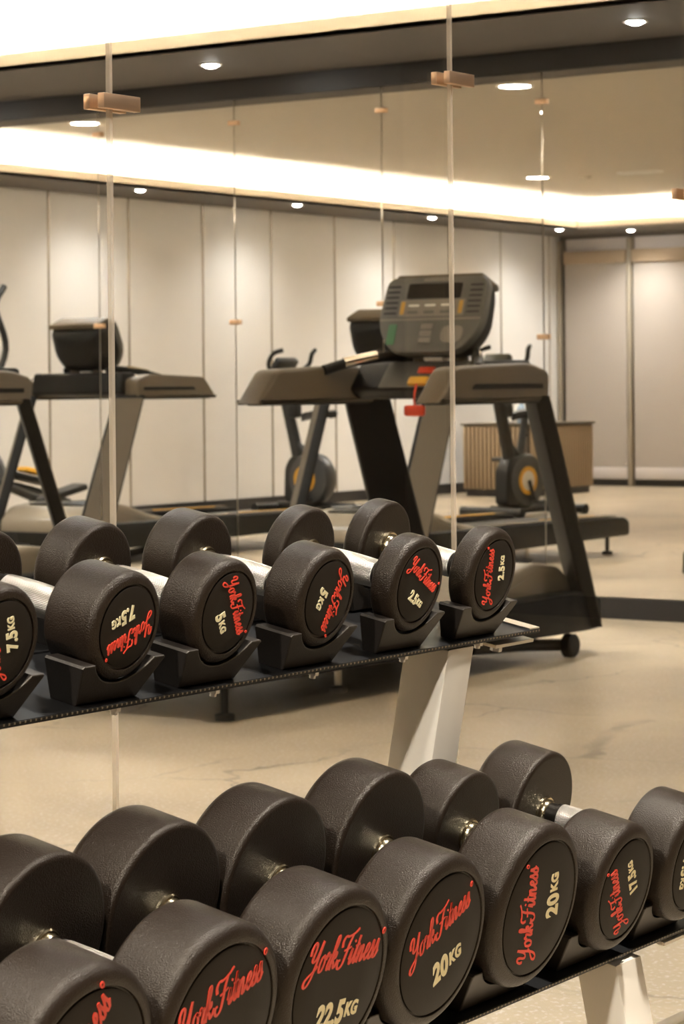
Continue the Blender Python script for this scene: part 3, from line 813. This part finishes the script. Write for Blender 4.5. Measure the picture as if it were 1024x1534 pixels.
# ------------------------------------------------------------------ exercise bikes (seen in the mirrors)
def make_bike():
    t = bpy.data.objects.new('exercise_bike', None); C.objects.link(t)
    P = lambda n, bm, m, p=t, **k: obj(n, bm, m, p, **k)
    # local: +x forward (handlebar side)
    P('floor_frame', TB([(-.42, 0, .05), (0, 0, .05), (.36, 0, .05)], .035, sm=4), M['bikeblack'])
    for x in (-.42, .36):
        f = P('stabiliser', TB([(x, -.27, .04), (x, .27, .04)], .034, sm=0), M['bikeblack'])
        for s in (-1, 1): P('foot_cap', LA([(-.02, 0), (-.02, .038), (.02, .038), (.02, 0)], 20, Matrix.Translation((x, s*.27, .039)) @ Matrix.Rotation(PI/2, 4, 'Z')), M['bikeblack'], f)
    ML = Matrix.Translation((0, 0, .265)) @ Matrix.Rotation(PI/2, 4, 'Z')
    sh = P('drive_shroud', LA([(-.075, 0), (-.075, .15), (-.065, .19), (-.04, .205), (.04, .205), (.065, .19), (.075, .15), (.075, 0)], 56, ML), M['bikegrey'])
    for s in (-1, 1):
        MR = Matrix.Translation((.02, s*.076, .265)) @ Matrix.Rotation(PI/2, 4, 'Z')
        P('yellow_ring', LA([(-.006, .075), (-.006, .108), (.006, .108), (.006, .075), (-.006, .075)], 40, MR), M['yellow'], sh)
        P('hub_disc', LA([(-.005, 0), (-.005, .074), (.005, .074), (.005, 0)], 36, MR), M['white'], sh)
        P('crank', TB([(.02, s*.09, .265), (.02+s*.05, s*.10, .265+s*.15)], .014, sm=0), M['bikeblack'])
        P('pedal', BX((.02+s*.05, s*.15, .265+s*.16), (.10, .10, .03), .008), M['bikeblack'])
    P('front_guard', PR(rounded([(.08, .08), (.26, .08), (.25, .36), (.17, .46), (.06, .42)], .05, 4), -.06, .06, ((1, 0, 0), (0, 0, 1), (0, 1, 0)), .02), M['bikeblack'])
    P('column', TB([(.14, 0, .40), (.20, 0, .62), (.28, 0, .90), (.31, 0, 1.12)], [.05, .048, .044, .036], sm=5), M['bikeblack'])
    P('rear_brace', TB([(.18, 0, .56), (.06, 0, .46), (.0, 0, .44)], .03, sm=4), M['bikeblack'])
    P('bottle_holder', BX((.19, 0, .80), (.10, .09, .11), .02), M['bikeblack'])
    P('display', BX((.29, 0, 1.16), (.06, .24, .13), .015, Matrix.Rotation(math.radians(-35), 3, 'Y')), M['bikeblack'])
    for s in (-1, 1):
        P('handlebar', TB([(.30, s*.03, 1.10), (.28, s*.15, 1.11), (.24, s*.24, 1.17), (.20, s*.23, 1.25), (.13, s*.19, 1.28)], .018, sm=6), M['bikeblack'])
    # seat
    P('seat_post', TB([(.03, 0, .44), (-.05, 0, .76)], .028, sm=0), M['bikegrey'])
    P('seat_knob', LA([(0, 0), (0, .022), (.035, .022), (.035, 0)], 16, axisM((-.02, 0, .62), (-1, 0, -.3))), M['bikeblack'])
    bm = bmesh.new(); rings = []
    for x, hw, z in ((-.20, .07, .785), (-.17, .115, .795), (-.10, .12, .79), (-.01, .07, .78), (.07, .035, .77), (.10, .02, .76)):
        rings.append([bm.verts.new((x, a*hw, z+b)) for a, b in ((-1, -.01), (-.9, -.035), (0, -.045), (.9, -.035), (1, -.01), (.75, .015), (0, .008), (-.75, .015))])
    for a, b in zip(rings, rings[1:]):
        for k in range(8): bm.faces.new((a[k], a[(k+1) % 8], b[(k+1) % 8], b[k]))
    bm.faces.new(rings[0][::-1]); bm.faces.new(rings[-1])
    P('seat', bm, M['bikeblack'])
    return t
bk = make_bike(); bk.location = (-11.2, 2.67, 0); bk.rotation_euler = (0, 0, math.radians(186))
tag(bk, 'grey upright exercise bike against the panelled wall, reflected left of the near treadmill', 'exercise bike', 'exercise bikes')
b2 = copy_tree(bk); b2.location = (-9.5, 2.33, 0); b2.rotation_euler = (0, 0, math.radians(98))
tag(b2, 'grey exercise bike with yellow ring in front of the wooden cabinet, reflected at right', 'exercise bike', 'exercise bikes')

# water bottle standing on the cabinet, seen past the bike seat
cab = thing('cabinet', 'low reeded wooden cabinet by the blinds, reflected behind the bike', 'cabinet', (-11.26, -.80, 0), 0)
cw, cd, ch = .66, 1.17, .63
obj('body', BX((0, 0, .06+(ch-.06)/2), (cw, cd, ch-.06), .003), M['reeddark'], cab, smooth=False)
bm = bmesh.new()
nsl = int(cd/.042)
for k in range(nsl):
    y = -cd/2+.021+k*.042
    box(bm, (cw/2+.006, y, (.065+ch-.01)/2), (.016, .024, ch-.075), .003)
for k in range(int(cw/.042)):
    x = -cw/2+.021+k*.042
    for q in (1, -1): box(bm, (x, q*(cd/2+.006), (.065+ch-.01)/2), (.028, .016, ch-.075), .003)
obj('slatted_cladding', bm, M['reed'], cab)
obj('plinth', BX((0, 0, .03), (cw-.04, cd-.04, .06)), M['skirt'], cab, smooth=False)
obj('worktop', BX((.005, 0, ch+.009), (cw+.04, cd+.04, .018), .002), M['tmbrown'], cab)
def bottle(x, y, z, cap, body, lab):
    t = thing('water_bottle', lab, 'bottle', (x, y, z), 0, 'bottles on the cabinet')
    MZ = Matrix.Rotation(-PI/2, 4, 'Y')
    obj('body', LA([(0, 0), (0, .034), (.006, .038), (.12, .038), (.15, .03), (.165, .017), (.18, .017), (.18, 0)], 28, MZ), body, t)
    obj('cap', LA([(.178, 0), (.178, .020), (.205, .020), (.21, .012), (.21, 0)], 24, MZ), cap, t)
    return t
bottle(-11.10, -.36, ch+.018, M['orange'], M['white'], 'white bottle with red cap on the wooden cabinet')
bottle(-11.02, -.27, ch+.018, M['orange'], M['bluebolt'], 'pale blue bottle with red cap on the wooden cabinet')

# ------------------------------------------------------------------ elliptical trainer (mirror, far left)
t = thing('elliptical_trainer', 'black elliptical trainer with yellow pedal, reflected at the left edge', 'elliptical trainer', (-11.02, 6.38, 0), math.radians(100))
P = lambda n, bm, m, p=t, **k: obj(n, bm, m, p, **k)
P('base_frame', TB([(-.75, 0, .06), (.6, 0, .06)], .04, sm=0), M['bikeblack'])
for x in (-.75, .6): P('stabiliser', TB([(x, -.28, .04), (x, .28, .04)], .036, sm=0), M['bikeblack'])
P('drive_shroud', LA([(-.09, 0), (-.09, .24), (-.05, .29), (.05, .29), (.09, .24), (.09, 0)], 48, Matrix.Translation((.35, 0, .38)) @ Matrix.Rotation(PI/2, 4, 'Z')), M['bikegrey'])
P('mast', TB([(.42, 0, .55), (.36, 0, 1.1), (.33, 0, 1.45)], .045, sm=4), M['bikeblack'])
P('display', BX((.30, 0, 1.52), (.06, .26, .2), .015, Matrix.Rotation(-.4, 3, 'Y')), M['bikeblack'])
for s in (-1, 1):
    P('link_arm', TB([(-.62, s*.16, .22), (-.2, s*.17, .34 if s > 0 else .24), (.32, s*.18, .42)], .028, sm=4), M['bikeblack'])
    fp = P('foot_pedal', BX((-.25, s*.19, .40 if s > 0 else .30), (.40, .15, .045), .015, Matrix.Rotation(-.22*s, 3, 'Y')), M['bikeblack'])
    if s > 0: P('pedal_pad', BX((-.33, s*.19, .44 if s > 0 else .34), (.17, .11, .035), .012, Matrix.Rotation(-.22*s, 3, 'Y')), M['yellow'], fp)
    P('swing_arm', TB([(.30, s*.22, .42), (.36, s*.24, .9), (.22, s*.25, 1.25), (.30, s*.25, 1.52), (.22, s*.24, 1.66)], .021, sm=6), M['bikeblack'])

# ------------------------------------------------------------------ world, camera, view
w = bpy.data.worlds.new('room_air'); sc.world = w; w.use_nodes = True
w.node_tree.nodes['Background'].inputs['Color'].default_value = (1, .86, .7, 1); w.node_tree.nodes['Background'].inputs['Strength'].default_value = .0

a = math.radians(34.5); rho = math.atan(.0095)
F = Vector((-math.sin(a), math.cos(a), 0)); R = Vector((math.cos(a), math.sin(a), 0)); U = Vector((0, 0, 1))
cxv = R*math.cos(rho)-U*math.sin(rho); cyv = R*math.sin(rho)+U*math.cos(rho)
cam = bpy.data.cameras.new('camera'); co = bpy.data.objects.new('camera', cam); C.objects.link(co)
co.matrix_world = Matrix.Translation((0, 0, 1)) @ Matrix((cxv, cyv, -F)).transposed().to_4x4()
cam.sensor_fit = 'HORIZONTAL'; cam.sensor_width = 36; cam.lens = 3700/1024*36
cam.shift_y = -(767-577)/1024
cam.clip_start = .05; cam.clip_end = 100
cam.dof.use_dof = True; cam.dof.focus_distance = 2.45; cam.dof.aperture_fstop = 33
sc.camera = co
sc.view_settings.view_transform = 'Standard'; sc.view_settings.look = 'None'
sc.view_settings.exposure = 2.4; sc.view_settings.gamma = 1; sc.view_settings.use_curve_mapping = False
